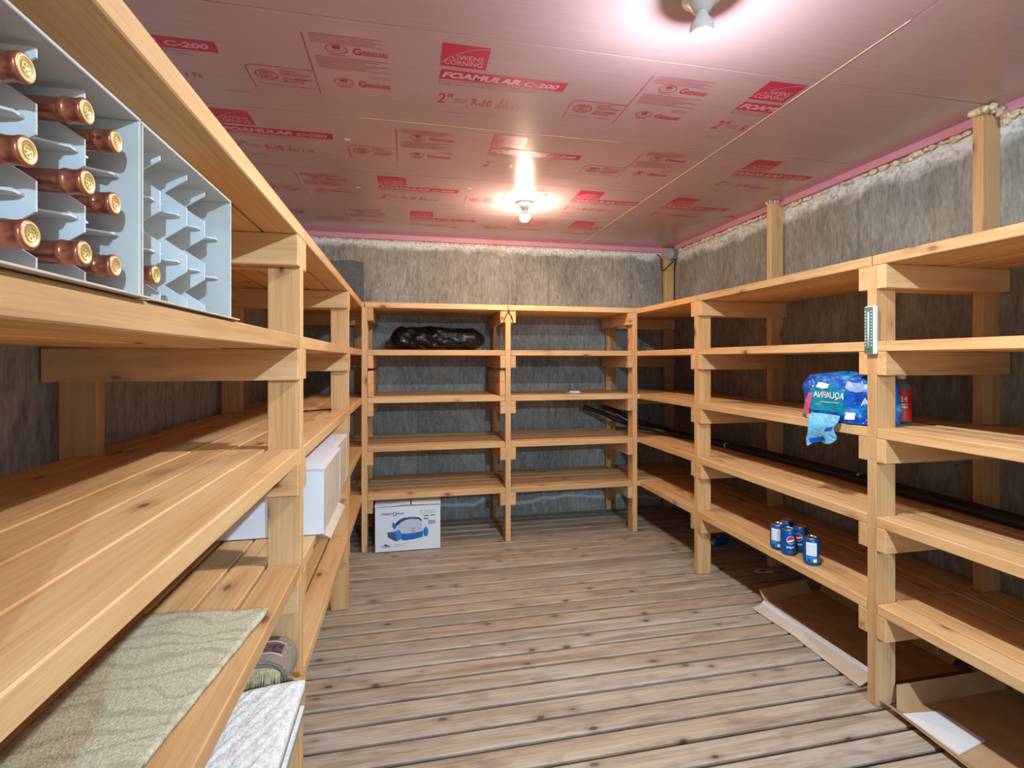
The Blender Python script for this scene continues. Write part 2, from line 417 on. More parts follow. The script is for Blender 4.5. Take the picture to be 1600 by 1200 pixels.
def ceiling_print(x0, y0, clip0, clip1):
    ink, fine, pale, grey_ = MB(), MB(), MB(), MB()
    Z = ZC-EPS
    P = lambda u, v, dz=0: (x0+u, y0+v, Z-dz)
    def quad(mb, u0, u1, v0, v1, sl=0): mb.add([P(u0+sl, v0), P(u1+sl, v0), P(u1, v1), P(u0, v1)], [(0, 1, 2, 3)])
    def txt(mb, body, u0, u1, v0, v1, bold=0, shear=0, dz=0):
        put_text(mb, body, lambda a, b_: P(u0+(u1-u0)*a, v1-(v1-v0)*b_, dz), 0, bold, shear)
    def line(mb, pts, w, dz=0):
        for (a, b_), (c, d) in zip(pts[:-1], pts[1:]):
            n = Vector((-(d-b_), c-a)).normalized()*w/2
            mb.add([P(a+n.x, b_+n.y, dz), P(c+n.x, d+n.y, dz), P(c-n.x, d-n.y, dz), P(a-n.x, b_-n.y, dz)], [(0, 1, 2, 3)])
    def oval(mb, u, v, ru, rv, w=.0022): line(mb, [(u+ru*math.cos(2*PI*k/24), v+rv*math.sin(2*PI*k/24)) for k in range(25)], w*1.4)
    quad(ink, 0, .155, 0, .125)
    line(pale, [(0, .108)]+[(.155*k/10, .108-.1*math.sin(k/10*PI/2)**.8) for k in range(1, 11)], .0025, .0003)
    txt(pale, 'OWENS', .035, .140, .055, .082, .01, 0, .0003); txt(pale, 'CORNING', .012, .140, .086, .112, .01, 0, .0003)
    quad(ink, 0, .455, .145, .205, .006)
    txt(pale, 'FOAMULAR', .008, .290, .157, .194, .05, .25, .0003); txt(pale, 'C-200', .305, .435, .162, .192, .04, .25, .0003)
    txt(fine, 'Energy-Saving, Moisture-Resistant Rigid Insulation', 0, .36, .213, .224)
    txt(fine, "Isolant rigide \u00e9co\u00e9nerg\u00e9tique r\u00e9sistant \u00e0 l'humidit\u00e9", 0, .37, .229, .240)
    txt(ink, '2"', 0, .06, .30, .372, .004, .15); txt(ink, 'R-10', .135, .212, .318, .372, .008)
    txt(ink, '5.1', .240, .272, .306, .336, .003, .2); txt(ink, 'RSI 1.76', .232, .350, .343, .375, .003, .2)
    for k_ in range(2): line(fine, [(.065, .335+.018*k_), (.115, .335+.018*k_)], .004)
    line(fine, [(.515, .395), (.515, .262), (.535, .248), (.735, .248)], .0036)
    oval(ink, .572, .305, .036, .030, .0028); txt(ink, 'ZERO', .550, .594, .283, .301, .02); txt(ink, 'ZERO', .550, .594, .307, .325, .02)
    txt(ink, 'OZONE', .622, .676, .260, .276, .0); txt(ink, 'DEPLETION', .622, .718, .281, .298, .0)
    txt(ink, 'APPAUVRISSEMENT', .622, .722, .310, .324, .02); txt(ink, "DE L'OZONE", .622, .692, .329, .342, .02)
    line(fine, [(.53, .362), (.62, .368)], .002); line(fine, [(.64, .366), (.71, .37)], .003)
    line(ink, [(.738, .035), (.738, .40)], .0036)
    for k_ in range(5): line(fine, [(.758, .035+.010*k_), (.98-.03*(k_ % 2), .035+.010*k_)], .0028)
    for k_ in range(7): line(fine, [(.758, .152+.0105*k_), (1.0-.04*(k_ % 3), .152+.0105*k_)], .0028)
    for v in (.105, .300):
        oval(ink, .832, v, .033, .024, .0024); oval(fine, .832, v-.009, .010, .006, .006)
        line(fine, [(.812, v+.008), (.852, v+.008)], .002); line(fine, [(.808, v+.032), (.858, v+.032)], .003)
        txt(ink, 'G', .882, .910, v-.018, v+.020, .03); txt(ink, 'REENGUARD', .912, .995, v-.006, v+.020, .03)
    for k_ in range(2): line(fine, [(.93, .245+.013*k_), (1.0, .245+.013*k_)], .002)
    txt(grey_, '01010274', .03, .115, .435, .447, .0); txt(grey_, '01010274', .40, .485, .435, .447, .0)
    for mb, nm, mt in ((ink, 'printed_lettering', 'ink'), (fine, 'fine_print', 'inkline'), (pale, 'reversed_lettering', 'unprinted'), (grey_, 'date_stamp', 'inkgrey')):
        o = mb.build(nm, [mt], ceil, recalc=False)
        bm = bmesh.new(); bm.from_mesh(o.data)
        for cx, nx in ((clip0, -1), (clip1, 1)):
            bmesh.ops.bisect_plane(bm, geom=bm.verts[:]+bm.edges[:]+bm.faces[:], plane_co=(cx, 0, 0), plane_no=(nx, 0, 0), clear_outer=True)
        bm.to_mesh(o.data); bm.free()
        if not o.data.polygons: bpy.data.objects.remove(o)
L0, L1, R0, R1 = XWL, SX-.004, SX+.004, XWR-.06
for x0, y0, a, b_ in ((.107, 1.583, L0, L1), (1.272, 1.563, L0, L1), (-1.058, 1.583, L0, L1),
                      (.376, 2.180, L0, L1), (-.789, 2.180, L0, L1), (1.705, 2.190, R0, R1),
                      (-.166, 2.800, L0, L1), (.997, 2.800, L0, L1), (-1.33, 2.80, L0, L1), (1.622, 2.800, R0, R1),
                      (.014, 3.412, L0, L1), (1.18, 3.418, L0, L1), (-1.15, 3.412, L0, L1)):
    ceiling_print(x0, y0, a, b_)
stp = MB()
for x, y_ in ((-.269, 2.37), (-.282, 3.017), (.35, 2.9)): stp.box(x-.012, x+.012, y_-.006, y_+.006, ZC-.001, ZC+.001)
stp.build('tape_tab', ['paper'], ceil)
# pink foam rim along the tops of the walls
structure(MB().box(XWL, XWR-.031, YW-.030, YW, 2.262, ZC).build('trim_2', ['pinkedge']))
tr = MB()
for a, b_ in ((YF, 1.555), (1.599, 2.735), (2.779, YW-.13)): tr.box(XWR-.030, XWR, a, b_, 2.264, ZC)
structure(tr.build('trim_3', ['pinkedge']))

def blob(mb, c, r, sq=(1, 1, 1), n=10):
    ph = [random.uniform(0, 6) for _ in range(3)]
    def fn(u, v):
        a, e = 2*PI*u, PI*(v-.5); d = Vector((math.cos(a)*math.cos(e), math.sin(a)*math.cos(e), math.sin(e)))
        k_ = r*(1+.16*math.sin(4*d.x+ph[0])+.14*math.sin(5*d.y+ph[1])+.1*math.sin(6*d.z+ph[2]))
        return Vector(c)+Vector((d.x*k_*sq[0], d.y*k_*sq[1], d.z*k_*sq[2]))
    mb.grid(fn, n+4, n, smooth=True, wrapu=True)
sp = MB()
yy = 1.0
while yy < 4.0:      # irregular bead under the right-hand rim
    if not (1.55 < yy < 1.61 or 2.73 < yy < 2.79):
        dens = .75 if (1.35 < yy < 1.95 or 2.6 < yy < 2.9 or yy > 3.3) else .45
        if random.random() < dens: blob(sp, (XWR-.012, yy, 2.252+random.uniform(-.006, .004)), random.uniform(.008, .018), (.9, 1.5, .8))
    yy += .024
tag(sp.build('spray_foam', ['spray'], origin=(XWR-.012, 2.4, 2.25)), 'lumpy cream expanding foam squeezed out along the top of the right wall', 'foam', kind='stuff')
sp = MB(); x = -.85
while x < 2.15:
    if random.random() < .8: blob(sp, (x, YW-.006, 2.256+random.uniform(-.003, .003)), random.uniform(.005, .010), (1.7, .8, .7), 8)
    x += .018
tag(sp.build('spray_foam', ['spray'], origin=(.6, YW-.006, 2.25)), 'thin cream foam bead under the pink rim of the back wall', 'foam', kind='stuff')
sp = MB()
for dx, dy, dz, r in ((-.085, .0, -.010, .017), (-.10, .01, -.012, .015), (-.095, .03, -.012, .016), (-.06, -.014, -.012, .017), (-.03, -.016, -.014, .018), (-.005, -.014, -.02, .018), (-.1, -.02, -.014, .014), (-.1, -.045, -.018, .013), (-.01, -.035, -.035, .02), (-.01, -.06, -.03, .018), (-.012, -.03, -.06, .014)):
    blob(sp, (XWR+dx, 1.5569+dy, ZC+dz), r)
tag(sp.build('spray_foam', ['spray'], origin=(XWR-.05, 1.54, 2.28)), 'cream foam collar round the top of the nearer wall post', 'foam', kind='stuff')
sp = MB()
for dx, dy, r in ((-.09, .0, .010), (-.095, .03, .010), (-.07, -.01, .010), (-.05, -.012, .009), (-.1, -.01, .009)):
    blob(sp, (XWR+dx, 2.7368+dy, ZC-.008), r)
tag(sp.build('spray_foam', ['spray'], origin=(XWR-.06, 2.735, 2.29)), 'small cream foam collar round the top of the farther wall post', 'foam', kind='stuff')
cl = MB().tube([(-.505, YW-.006, 2.20), (-.49, YW-.018, 2.222), (-.472, YW-.02, 2.215), (-.474, YW-.015, 2.19), (-.488, YW-.008, 2.168)], .004, 8)
tag(cl.build('foam_curl', ['spray'], origin=(-.49, YW-.01, 2.19)), 'tiny hooked curl of cream foam on the back wall above the left rack', 'foam')

# ------------------------------------------------------------------ the racks
J = lambda a=.0012: random.uniform(-a, a)
GAP = (.6-6*D)/5*.62
def shelf_boards(axis, front, sgn, a, b_, top, fa, fb, ra, rb, ma, mb_):
    """six boards side by side; axis = direction they run; fa..fb span of the front one, ra..rb of the rear one"""
    m = MB()
    for k in range(6):
        p0 = front+sgn*k*(D+GAP); p1 = p0+sgn*D
        lo, hi = min(p0, p1), max(p0, p1)
        s0, s1 = (fa, fb) if k == 0 else ((ra, rb) if k == 5 else (ma, mb_))
        z = top+(0 if k == 0 else J(.002)); s0 += abs(J(.002)); s1 -= abs(J(.002))
        if axis == 'Y': m.box(lo, hi, s0, s1, z-T, z, 'Y')
        else: m.box(s0, s1, lo, hi, z-T, z, 'X')
    return m
def side_rack(name, label, front, sgn, wall, ys, rear_top, post_wall):
    root = thing(name, label, 'shelving', (front+sgn*.3, 2.0, 0))
    bt = LVL[0]-T
    for y_ in ys:
        MB().box(*sorted((front, front+sgn*D)), y_, y_+T, 0, bt, 'Z').build('front_post', ['pine'], root, .002)
        MB().box(*sorted((post_wall, post_wall-sgn*D)), y_, y_+T, 0, rear_top, 'Z').build('rear_post', ['pine'], root, .002)
        for z in LVL:
            for dy in (-T, T):
                MB().box(*sorted((front+sgn*J(), wall-sgn*.006)), y_+dy, y_+dy+T, z-T-D, z-T-.0008, 'X').build('brace', ['pine'], root, .002)
    spans = list(zip(ys, ys[1:]))+[(ys[-1], YB-T-.001)]
    for z in LVL:
        for i, (a, b_) in enumerate(spans):
            last = i == len(spans)-1
            e = (YB-.002) if last else b_
            mid = (a+T/2+.001, e if last else b_+T/2-.001)
            if z == LVL[0]:
                m = shelf_boards('Y', front, sgn, a, e, z, mid[0] if i else a, mid[1], a+T+.001, e, mid[0], mid[1])
            else:
                m = shelf_boards('Y', front, sgn, a, e, z, a+T, e, a+T+.001, e, mid[0], mid[1])
            m.build('shelf', ['pine'], root, .0025)
    return root
left = side_rack('shelf_rack', 'long pine lumber shelf rack on the left, holding the wine boxes and rugs', XL, -1, XWL, YL, LVL[0]-T, -.907)
right = side_rack('shelf_rack', 'pine lumber shelf rack on the right, its wall posts rising to the ceiling', XR, 1, XWR, YR, ZC-.003, XWR)
# the corner post of the right rack stands in the back corner
MB().box(XWR-D, XWR, YW-T-.034, YW-.034, 0, ZC-.003, 'Z').build('rear_post', ['pine'], right, .002)

back = thing('shelf_rack', 'pine lumber shelf rack across the back wall, holding the black bag', 'shelving', (.7, 3.82, 0))
bt = LVL[0]-T
for x in BX:
    MB().box(x-T/2, x+T/2, YB, YB+D, 0, bt, 'Z').build('front_post', ['pine'], back, .002)
for x0, x1 in ((BX[0]-T/2, BX[0]+T/2), (BX[1]-T/2, BX[1]+T/2)):
    MB().box(x0, x1, YW-D, YW-.001, 0, bt, 'Z').build('rear_post', ['pine'], back, .002)
for x0, x1 in ((-.415, -.326), (1.688, 1.777)):
    MB().box(x0, x1, YW-T-.001, YW-.001, 0, bt, 'Z').build('rear_post', ['pine'], back, .002)
for z in LVL:
    for x0 in (BX[0]+T/2, BX[1]-T*1.5, BX[1]+T/2, BX[2]-T*1.5):
        MB().box(x0, x0+T, YB+J(), YW-D-.004 if x0 > 1.5 else YW-.01, z-T-D, z-T-.0008, 'Y').build('brace', ['pine'], back, .002)
    for x0, x1 in ((XWL+.01, -.312), (1.742, XWR-.012)):
        MB().box(x0, x1, YW-.034-T*2-.002, YW-.034-T-.002, z-T-D, z-T-.0008, 'X').build('brace', ['pine'], back, .002)
edges = [XWL+.004, BX[0], BX[1], BX[2], XWR-.004]
for z in LVL:
    for i in range(4):
        a, b_ = edges[i], edges[i+1]
        fa, fb = (a+T/2 if i else a), (b_-T/2 if i < 3 else b_)
        if z == LVL[0]: fa, fb = (a+.0006 if i != 2 else a), b_
        ra, rb = fa, fb
        if i == 0: ra, rb = a, -.42
        if i == 3: ra, rb = 1.78, XWR-D-.002
        if i == 2: rb = 1.684
        if i == 0 and z != LVL[0]: fb = BX[0]-T/2
        ma, mb_ = a+.001, b_-.001
        if i == 3: mb_ = XWR-.004
        shelf_boards('X', YB, 1, a, b_, z, fa, fb, ra, rb, ma, mb_).build('shelf', ['pine'], back, .0025)
# lumber offcuts stored on edge beside the posts of the back rack
z0 = LVL[2]+.0035
for i, (x0, w1) in enumerate(((BX[0]+T/2+.001, 'beside the left post of the back rack'), (BX[1]-T*1.5-.001, 'beside the middle post of the back rack'))):
    for k in range(2):
        m = MB().box(x0+J(), x0+T, YB+.006+k*.01, YB+.56, z0+k*(D+.0005), z0+k*(D+.0005)+D, 'Y')
        tag(m.build('lumber_offcut', ['pine'], bevel=.002, origin=(x0, YB+.3, z0+k*D)),
            '%s short board of the pair %s' % (('lower', 'upper')[k], w1), 'board', 'spare boards on the back rack')

# ------------------------------------------------------------------ bulbs
for (x, y_, mt, lb) in ((.725, 3.09, 'warmbulb', 'lit warm light bulb in a porcelain socket far back on the pink ceiling'),
                        (.788, 1.235, 'coolbulb', 'lit cool white light bulb on the pink ceiling at the top of the view'),
                        (.80, -2.6, 'bluebulb', 'lit daylight bulb on the ceiling behind the camera, by the doorway')):
    t = thing('light_bulb', lb, 'light', (x, y_, ZC), 'bare ceiling bulbs')
    s = MB().lathe([(.052, ZC-.0005), (.052, ZC-.012), (.034, ZC-.022), (.022, ZC-.046), (.0001, ZC-.046)], 28, mat=Matrix.Translation((x, y_, 0)), caps=False)
    s.build('socket', ['socket'], t)
    prof = [(.0001, 0), (.012, .001), (.022, .006), (.029, .016), (.0308, .022), (.0315, .029), (.0308, .037), (.028, .045), (.024, .052), (.0175, .062), (.0145, .070), (.0145, .0755), (.0001, .0756)]
    cut = 6 if mt == 'warmbulb' else (3 if mt == 'coolbulb' else 4)       # the nearer lamp has a deep opaque housing, the far one is glass almost to the cap
    MB().lathe([(r, ZC-.122+h) for r, h in prof[:cut+1]], 28, mat=Matrix.Translation((x, y_, 0)), caps=False).build('lit_dome', [mt], t)
    MB().lathe([(r+.0002, ZC-.1218+h) for r, h in prof[cut:]], 28, mat=Matrix.Translation((x, y_, 0)), caps=False).build('bulb_housing', ['socket'], t)

# ------------------------------------------------------------------ wine boxes on the left rack
def case(y0, y1, x1, z0, h, label, depth=.30, cols=4, rows_=3):
    t = thing('wine_box', label, 'box', ((x1-depth/2), (y0+y1)/2, z0), 'open wine boxes')
    th = .004; m = MB()
    m.box(x1-depth, x1, y0, y1, z0, z0+th); m.box(x1-depth, x1, y0, y0+th, z0+th, z0+h-th); m.box(x1-depth, x1, y1-th, y1, z0+th, z0+h-th)
    m.box(x1-depth, x1, y0, y1, z0+h-th, z0+h); m.box(x1-depth, x1-depth+th, y0+th, y1-th, z0+th, z0+h-th)
    m.build('carton', ['greycard'], t, .0008)
    m = MB(); m.box(x1-.006, x1+.014, y0, y1, z0-.0006, z0+.0015)
    m.build('flap_edge', ['kraftpale'], t)
    cw = (y1-y0-2*th)/cols; rh = (h-2*th)/rows_
    def zig(n, step, a0, lo, hi):   # notched front edge
        pts = []
        for k in range(n):
            s = a0+k*step
            pts += [(s+(0 if k else lo), 0), (s+step*.30, 0) if 0 else (s+step*.20, 0), (s+step*.5, -.030), (s+step*.80, 0)]
        pts.append((a0+n*step-hi, 0)); return pts
    for k in range(1, cols):
        yk = y0+th+k*cw; zz = zig(rows_, rh, z0+th, .004, .005); xf = x1-.012-.003*(k % 2)
        poly = [(x1-depth+.03, z0+th+.003)]+[(xf+d, s) for s, d in zz]+[(x1-depth+.03, z0+h-th-.005)]
        MB().prism(poly, 'Y', yk-.0012, yk+.0012).build('upright_divider', ['partition'], t)
    for k in range(1, rows_):
        zk = z0+th+k*rh; zz = zig(cols, cw, y0+th, .003, .003); xf = x1-.020
        poly = [(x1-depth+.03, y0+th+.003)]+[(xf+d, s) for s, d in zz]+[(x1-depth+.03, y1-th-.003)]
        MB().prism(poly, 'Z', zk-.0012, zk+.0012).build('level_divider', ['partition'], t)
    return t, cw, rh, th
ZS = LVL[1]+.0025
t1, cw, rh, th = case(.367, .667, -.309, ZS, .212, 'grey wine box nearest the camera, full of copper capped bottles')
t2, cw2, rh2, _ = case(.676, .985, -.312, ZS, .214, 'grey wine box holding a single bottle, beside the full one')
def make_bottle():
    t = thing('wine_bottle', '', 'bottle', (0, 0, 0), 'wine bottles lying in the boxes')
    R = Matrix.Rotation(PI/2, 4, 'Y')      # local z -> +X
    MB().lathe([(.0001, -.300), (.034, -.298), (.0355, -.29), (.0355, -.125), (.030, -.100), (.018, -.082), (.0145, -.072), (.0001, -.072)], 28, mat=R, caps=False).build('bottle_body', ['glassdark'], t)
    MB().lathe([(.0152, -.088), (.0155, -.030), (.0162, -.0285), (.0175, -.026), (.0178, -.0235), (.0172, -.021), (.0166, -.020), (.0168, -.007), (.0178, -.006), (.0178, -.002), (.0168, -.0004), (.0150, 0)], 28, mat=R).build('capsule', ['copper'], t)
    s = MB().lathe([(.0150, 0), (.0148, .0006), (.0125, .0008), (.0122, .0004), (.0001, .0005)], 28, mat=R, caps=False).build('seal', ['goldseal'], t)
    e = MB(); e.lathe([(.0088, .0006), (.0088, .0010), (.0080, .0010), (.0080, .0006)], 24, mat=R, caps=False)
    for k in range(5):
        a = k*2*PI/5; e.lathe([(.0016, .0005), (.0012, .0011)], 8, mat=R @ Matrix.Translation((.004*math.cos(a), .004*math.sin(a), 0)))
    e.build('seal_emblem', ['sealink'], s)
    return t
cols_n = ['in the fourth column from the divider side', 'in the third column from the right', 'in the second column from the right', 'in the rightmost column']
rows_n = ['bottom', 'middle', 'top']
bot = make_bottle(); bot.scale = (.70, .70, .70); first = True
for r in range(3):
    for c in range(1, 4):
        o = bot if first else copy_tree(bot); first = False
        yv = (.367+th+cw*(c+.5))+(.0 if c < 3 else -.004); zv = ZS+th+rh*(r+.5)-.008
        o.location = (-.313+[0, .009, .011, .0][c]+random.uniform(-.002, .002), yv, zv)
        o['label'] = 'copper capped bottle in the %s row, %s of the full box' % (rows_n[r], {1: 'third from the right', 2: 'middle column', 3: 'rightmost column'}[c])
o = copy_tree(bot); o.location = (-.316, .676+th+cw2*.5+.002, ZS+th+rh2*.5-.002); o['label'] = 'single copper capped bottle in the bottom corner of the nearly empty box'

# ------------------------------------------------------------------ white boxes on the left rack
def white_box(y0, y1, x0, x1, z0, h, label, rot=0, flap=True):
    t = thing('white_box', label, 'box', (x1-.2, (y0+y1)/2, z0), 'white cartons on the left rack')
    th = .004; m = MB()
    m.box(x0, x1, y0, y0+th, z0, z0+h); m.build('white_side', ['whitecard'], t)
    MB().box(x0, x1, y1-th, y1, z0, z0+h).build('white_side', ['whitecard'], t)
    m = MB(); m.box(x0, x1, y0+th, y1-th, z0, z0+th)
    m.box(x1-.005, x1-.001, y0+th, y1-th, z0+th, z0+h-th); m.box(x0, x0+th, y0+th, y1-th, z0+th, z0+h)
    m.build('carton_body', ['kraftpale'], t)
    m = MB(); m.prism([(x0, z0+h+.001), (x1-.02, z0+h+.001), (x1+.003, z0+h-.001), (x1+.003, z0+h+.003), (x1-.02, z0+h+.005), (x0, z0+h+.005)], 'Y', y0-.003, y1-.006)
    m.build('lid', ['whitecard'], t)
    if flap:
        m = MB(); m.prism([(x1-.006, z0-.0005), (x1+.022, z0-.020), (x1+.022, z0-.016), (x1-.006, z0+.004)], 'Y', y0+.006, y1-.03)
        m.build('bottom_flap', ['kraftpale'], t)
    return t
ZB = LVL[3]+.003
w1 = white_box(1.775, 2.19, -.72, -.278, ZB, .218, 'white carton behind the near left post, jutting from the fourth shelf')
w2 = white_box(2.215, 2.60, -.72, -.298, ZB, .214, 'white carton behind the larger jutting one, partly hidden by it', flap=False)

# shadow or crack line on the third shelf, modelled as a thin black tube
m = MB().tube([(-.50, 2.56, 1.0525), (-.45, 2.60, 1.0525), (-.40, 2.64, 1.0525), (-.385, 2.645, 1.0525), (-.378, 2.63, 1.0525), (-.372, 2.57, 1.0525)], .004, 8)
tag(m.build('shadow_line', ['shadowblack'], origin=(-.43, 2.6, 1.0485)), 'hooked shadow or crack line on the third left shelf, modelled as a black tube', 'shadow line')

# ------------------------------------------------------------------ rugs
m = MB()
def rugf(top):
    def fn(u, v):
        x = -.585+(.268)*u-.10*(1-v)*u; y_ = .45+.80*v+.03*(1-u)*v
        z = LVL[3]+.0025+(.011+.0006*math.sin(9*u+4*v) if top else 0)
        return (x+.002*math.sin(60*v) if 0 < u < 1 else x+.0008*math.sin(55*v), y_, z)
    return fn
m.grid(rugf(True), 24, 60); m.grid(rugf(False), 24, 60, flip=True)
bm_edge = []
o = m.build('area_rug', ['rug'], origin=(-.45, .85, LVL[3]+.003))
bm = bmesh.new(); bm.from_mesh(o.data); be = [e for e in bm.edges if e.is_boundary]; bmesh.ops.bridge_loops(bm, edges=be); bmesh.ops.recalc_face_normals(bm, faces=bm.faces); bm.to_mesh(o.data); bm.free()
tag(o, 'long sage and beige patterned rug lying flat on the fourth shelf', 'rug')
# folded oriental rug on the bottom shelf
t = thing('folded_rug', 'folded taupe rug with dark border and olive fringe, bottom left shelf', 'rug', (-.42, 1.47, LVL[4]+.002))
zb = LVL[4]+.003; R = .062; XC = -.372
def fold(rad, y0, y1, xl, mb, th=.010, zc=None, mi=0):
    zc = zc or zb+R
    prof = [(xl, zc+rad)]+[(XC+rad*math.sin(a), zc+rad*math.cos(a)) for a in [PI*k/16 for k in range(17)]]+[(xl, zc-rad)]
    inn = [(xl, zc-rad+th)]+[(XC+(rad-th)*math.sin(a), zc+(rad-th)*math.cos(a)) for a in [PI*(16-k)/16 for k in range(17)]]+[(xl, zc+rad-th)]
    mb.prism(prof+inn, 'Y', y0, y1, mi)
m = MB(); fold(R, 1.415, 1.533, -.70, m); fold(R-.013, 1.418, 1.53, -.70, m); fold(R-.026, 1.421, 1.527, -.70, m); fold(R-.039, 1.424, 1.524, -.70, m)
m.build('folds', ['roll'], t)
def band(mb, y0, y1, t0, t1, amax):
    ang = [amax*k/8 for k in range(9)]; zc = zb+R
    out_ = [(-.70, zc+R+t1)]+[(XC+(R+t1)*math.sin(a), zc+(R+t1)*math.cos(a)) for a in ang]
    inn = [(XC+(R+t0)*math.sin(a), zc+(R+t0)*math.cos(a)) for a in ang[::-1]]+[(-.70, zc+R+t0)]
    mb.prism(out_+inn, 'Y', y0, y1)
m = MB(); band(m, 1.452, 1.500, .0003, .0016, .58); m.build('border_band', ['rollborder'], t)
m = MB(); band(m, 1.446, 1.4505, .0003, .002, .64); band(m, 1.5015, 1.505, .0003, .002, .64)
m.build('border_line', ['peach'], t)
m = MB()
for k in range(150):
    x = -.62+.29*k/150; zt = zb+2*R-.02
    if x > XC: zt = zb+R+math.sqrt(max(0, R*R-(x-XC)**2))-.02
    m.tube([(x, 1.4155, zt), (x+J(.003), 1.408, zt-.03), (x+J(.006), 1.396+J(.004), zt-.062+J(.008))], [.0016, .0014, .0009], 4)
for k in range(14):
    m.tube([(XC+R-.006, 1.416+J(.002), zb+.035+k*.003), (XC+R+.012, 1.410, zb+.036+k*.003), (XC+R+.03+J(.006), 1.405+J(.006), zb+.05+J(.012))], [.0016, .0014, .001], 4)
tag(m.build('fringe', ['fringe'], t), 'olive tassel fringe', kind='stuff')
# white shag mat folded on the bottom shelf
m = MB()
def matf(top):
    def fn(u, v):
        x = -.56+.296*u; y_ = .98+.41*v-.035*(1-u)**2*v
        e = min(u, 1-u, v, 1-v)*26; ed = min(1, e)
        z = zb+(.076+.008*ed+.002*math.sin(43*u+29*v+3*math.sin(31*v))*ed+.0018*math.sin(61*v-37*u+2*math.sin(40*u))*ed-.03*(1-u)**2) if top else zb+.046-.028*(1-u)
        return (x, y_, z)
    return fn
t = thing('bath_mat', 'white shaggy mat folded on the bottom left shelf before the rug', 'mat', (-.42, 1.2, LVL[4]+.002))
m.grid(matf(True), 50, 60); m.grid(matf(False), 50, 60, flip=True); o = m.build('upper_fold', ['mat'], t)
bm = bmesh.new(); bm.from_mesh(o.data); be = [e for e in bm.edges if e.is_boundary]; bmesh.ops.bridge_loops(bm, edges=be); bmesh.ops.recalc_face_normals(bm, faces=bm.faces); bm.to_mesh(o.data); bm.free()
m = MB(); m.box(-.56, -.262, .98, 1.375, zb, zb+.010); m.build('under_fold', ['matback'], t, .003)
m = MB(); m.prism([(-.56, zb+.0105), (-.275, zb+.0105), (-.262, zb+.016), (-.262, zb+.022), (-.56, zb+.022)], 'Y', .98, 1.37); m.build('folded_edge', ['mat'], t)

# ------------------------------------------------------------------ back rack: bag, strap, paper
def bagf(u, v):
    a = 2*PI*u; s = v
    x = -.13+.70*s
    prof = min(1, (s/.10)**.55 if s > 0 else 0)*min(1, ((1-s)/.13)**.5 if s < 1 else 0)
    ry, rz = .115*prof, .090*prof*(1.0-.10*s)
    lu = 1 if s < .5 else .35
    w = 1+lu*.06*math.sin(5*a+14*s)+lu*.05*math.sin(9*a-31*s)+.05*math.sin(3*a+40*s)*(1 if s < .55 else .3)
    if .40 < s < .60: w *= 1+.07*math.sin((s-.40)/.2*PI)
    y_ = 3.74+ry*w*math.cos(a)*1.0; z = ZS+.080+rz*w*math.sin(a)
    return (x, y_, max(z, ZS+.001+.002*math.sin(40*s+a)))
m = MB().grid(bagf, 64, 90, wrapu=True)
bg = thing('bin_bag', 'bulky black plastic bag lying on the second shelf of the back rack', 'bag', (.22, 3.74, ZS))
m.build('bag_body', ['bag'], bg)
m = MB()
for k in range(7):     # diagonal twisted fold across the bundle
    def sf_(u, v, k=k):
        s = .34+.17*u+.012*k; a = PI*.62-(PI*.95)*u
        p = Vector(bagf(((-a) % (2*PI))/(2*PI), s)); q = Vector(bagf(((-a) % (2*PI))/(2*PI), s+.008))
        return p
    pts = []
    for i in range(18):
        u = i/17; s = .36+.20*u+.013*k; a = PI*.60+PI*.42*u
        p = Vector(bagf(a/(2*PI), s)); c = Vector((p.x, 3.74, ZS+.075)); d = (p-c).normalized()
        q = p+d*(.003+.004*math.sin(PI*u)); q.z = max(q.z, ZS+.008); pts.append(q)
    m.tube(pts, [.0035+.003*math.sin(PI*i/17) for i in range(18)], 6)
m.build('twisted_fold', ['bag'], bg)
m = MB().tube([(.668, YB-.005, 1.560), (.672, YB-.006, 1.592), (.684, YB-.006, 1.618), (.698, YB-.006, 1.636), (.7035, YB-.007, 1.652), (.709, YB-.006, 1.636), (.722, YB-.006, 1.618), (.733, YB-.006, 1.592), (.737, YB-.005, 1.560)], [.0028]*9, 8)
m.tube([(.6975, YB-.007, 1.648), (.704, YB-.010, 1.664), (.711, YB-.007, 1.648)], .003, 8)
m.tube([(.655, YB-.004, 1.657), (.68, YB-.005, 1.654), (.702, YB-.006, 1.656), (.73, YB-.005, 1.653), (.755, YB-.004, 1.659)], .002, 6)
tag(m.build('leather_strap', ['strap'], origin=(.702, YB-.005, 1.61)), 'thin brown strap looped over the middle post of the back rack', 'strap')
m = MB()
m.prism([(1.18, 3.66), (1.30, 3.63), (1.36, 3.70), (1.27, 3.75), (1.20, 3.73)], 'Z', LVL[2]+.003, LVL[2]+.0045); m.prism([(1.22, 3.68), (1.29, 3.66), (1.31, 3.70), (1.24, 3.72)], 'Z', LVL[2]+.0045, LVL[2]+.018)
tag(m.build('paper_scrap', ['paper'], origin=(1.27, 3.69, LVL[2]+.003)), 'crumpled white paper scrap on the third shelf of the back rack', 'paper')

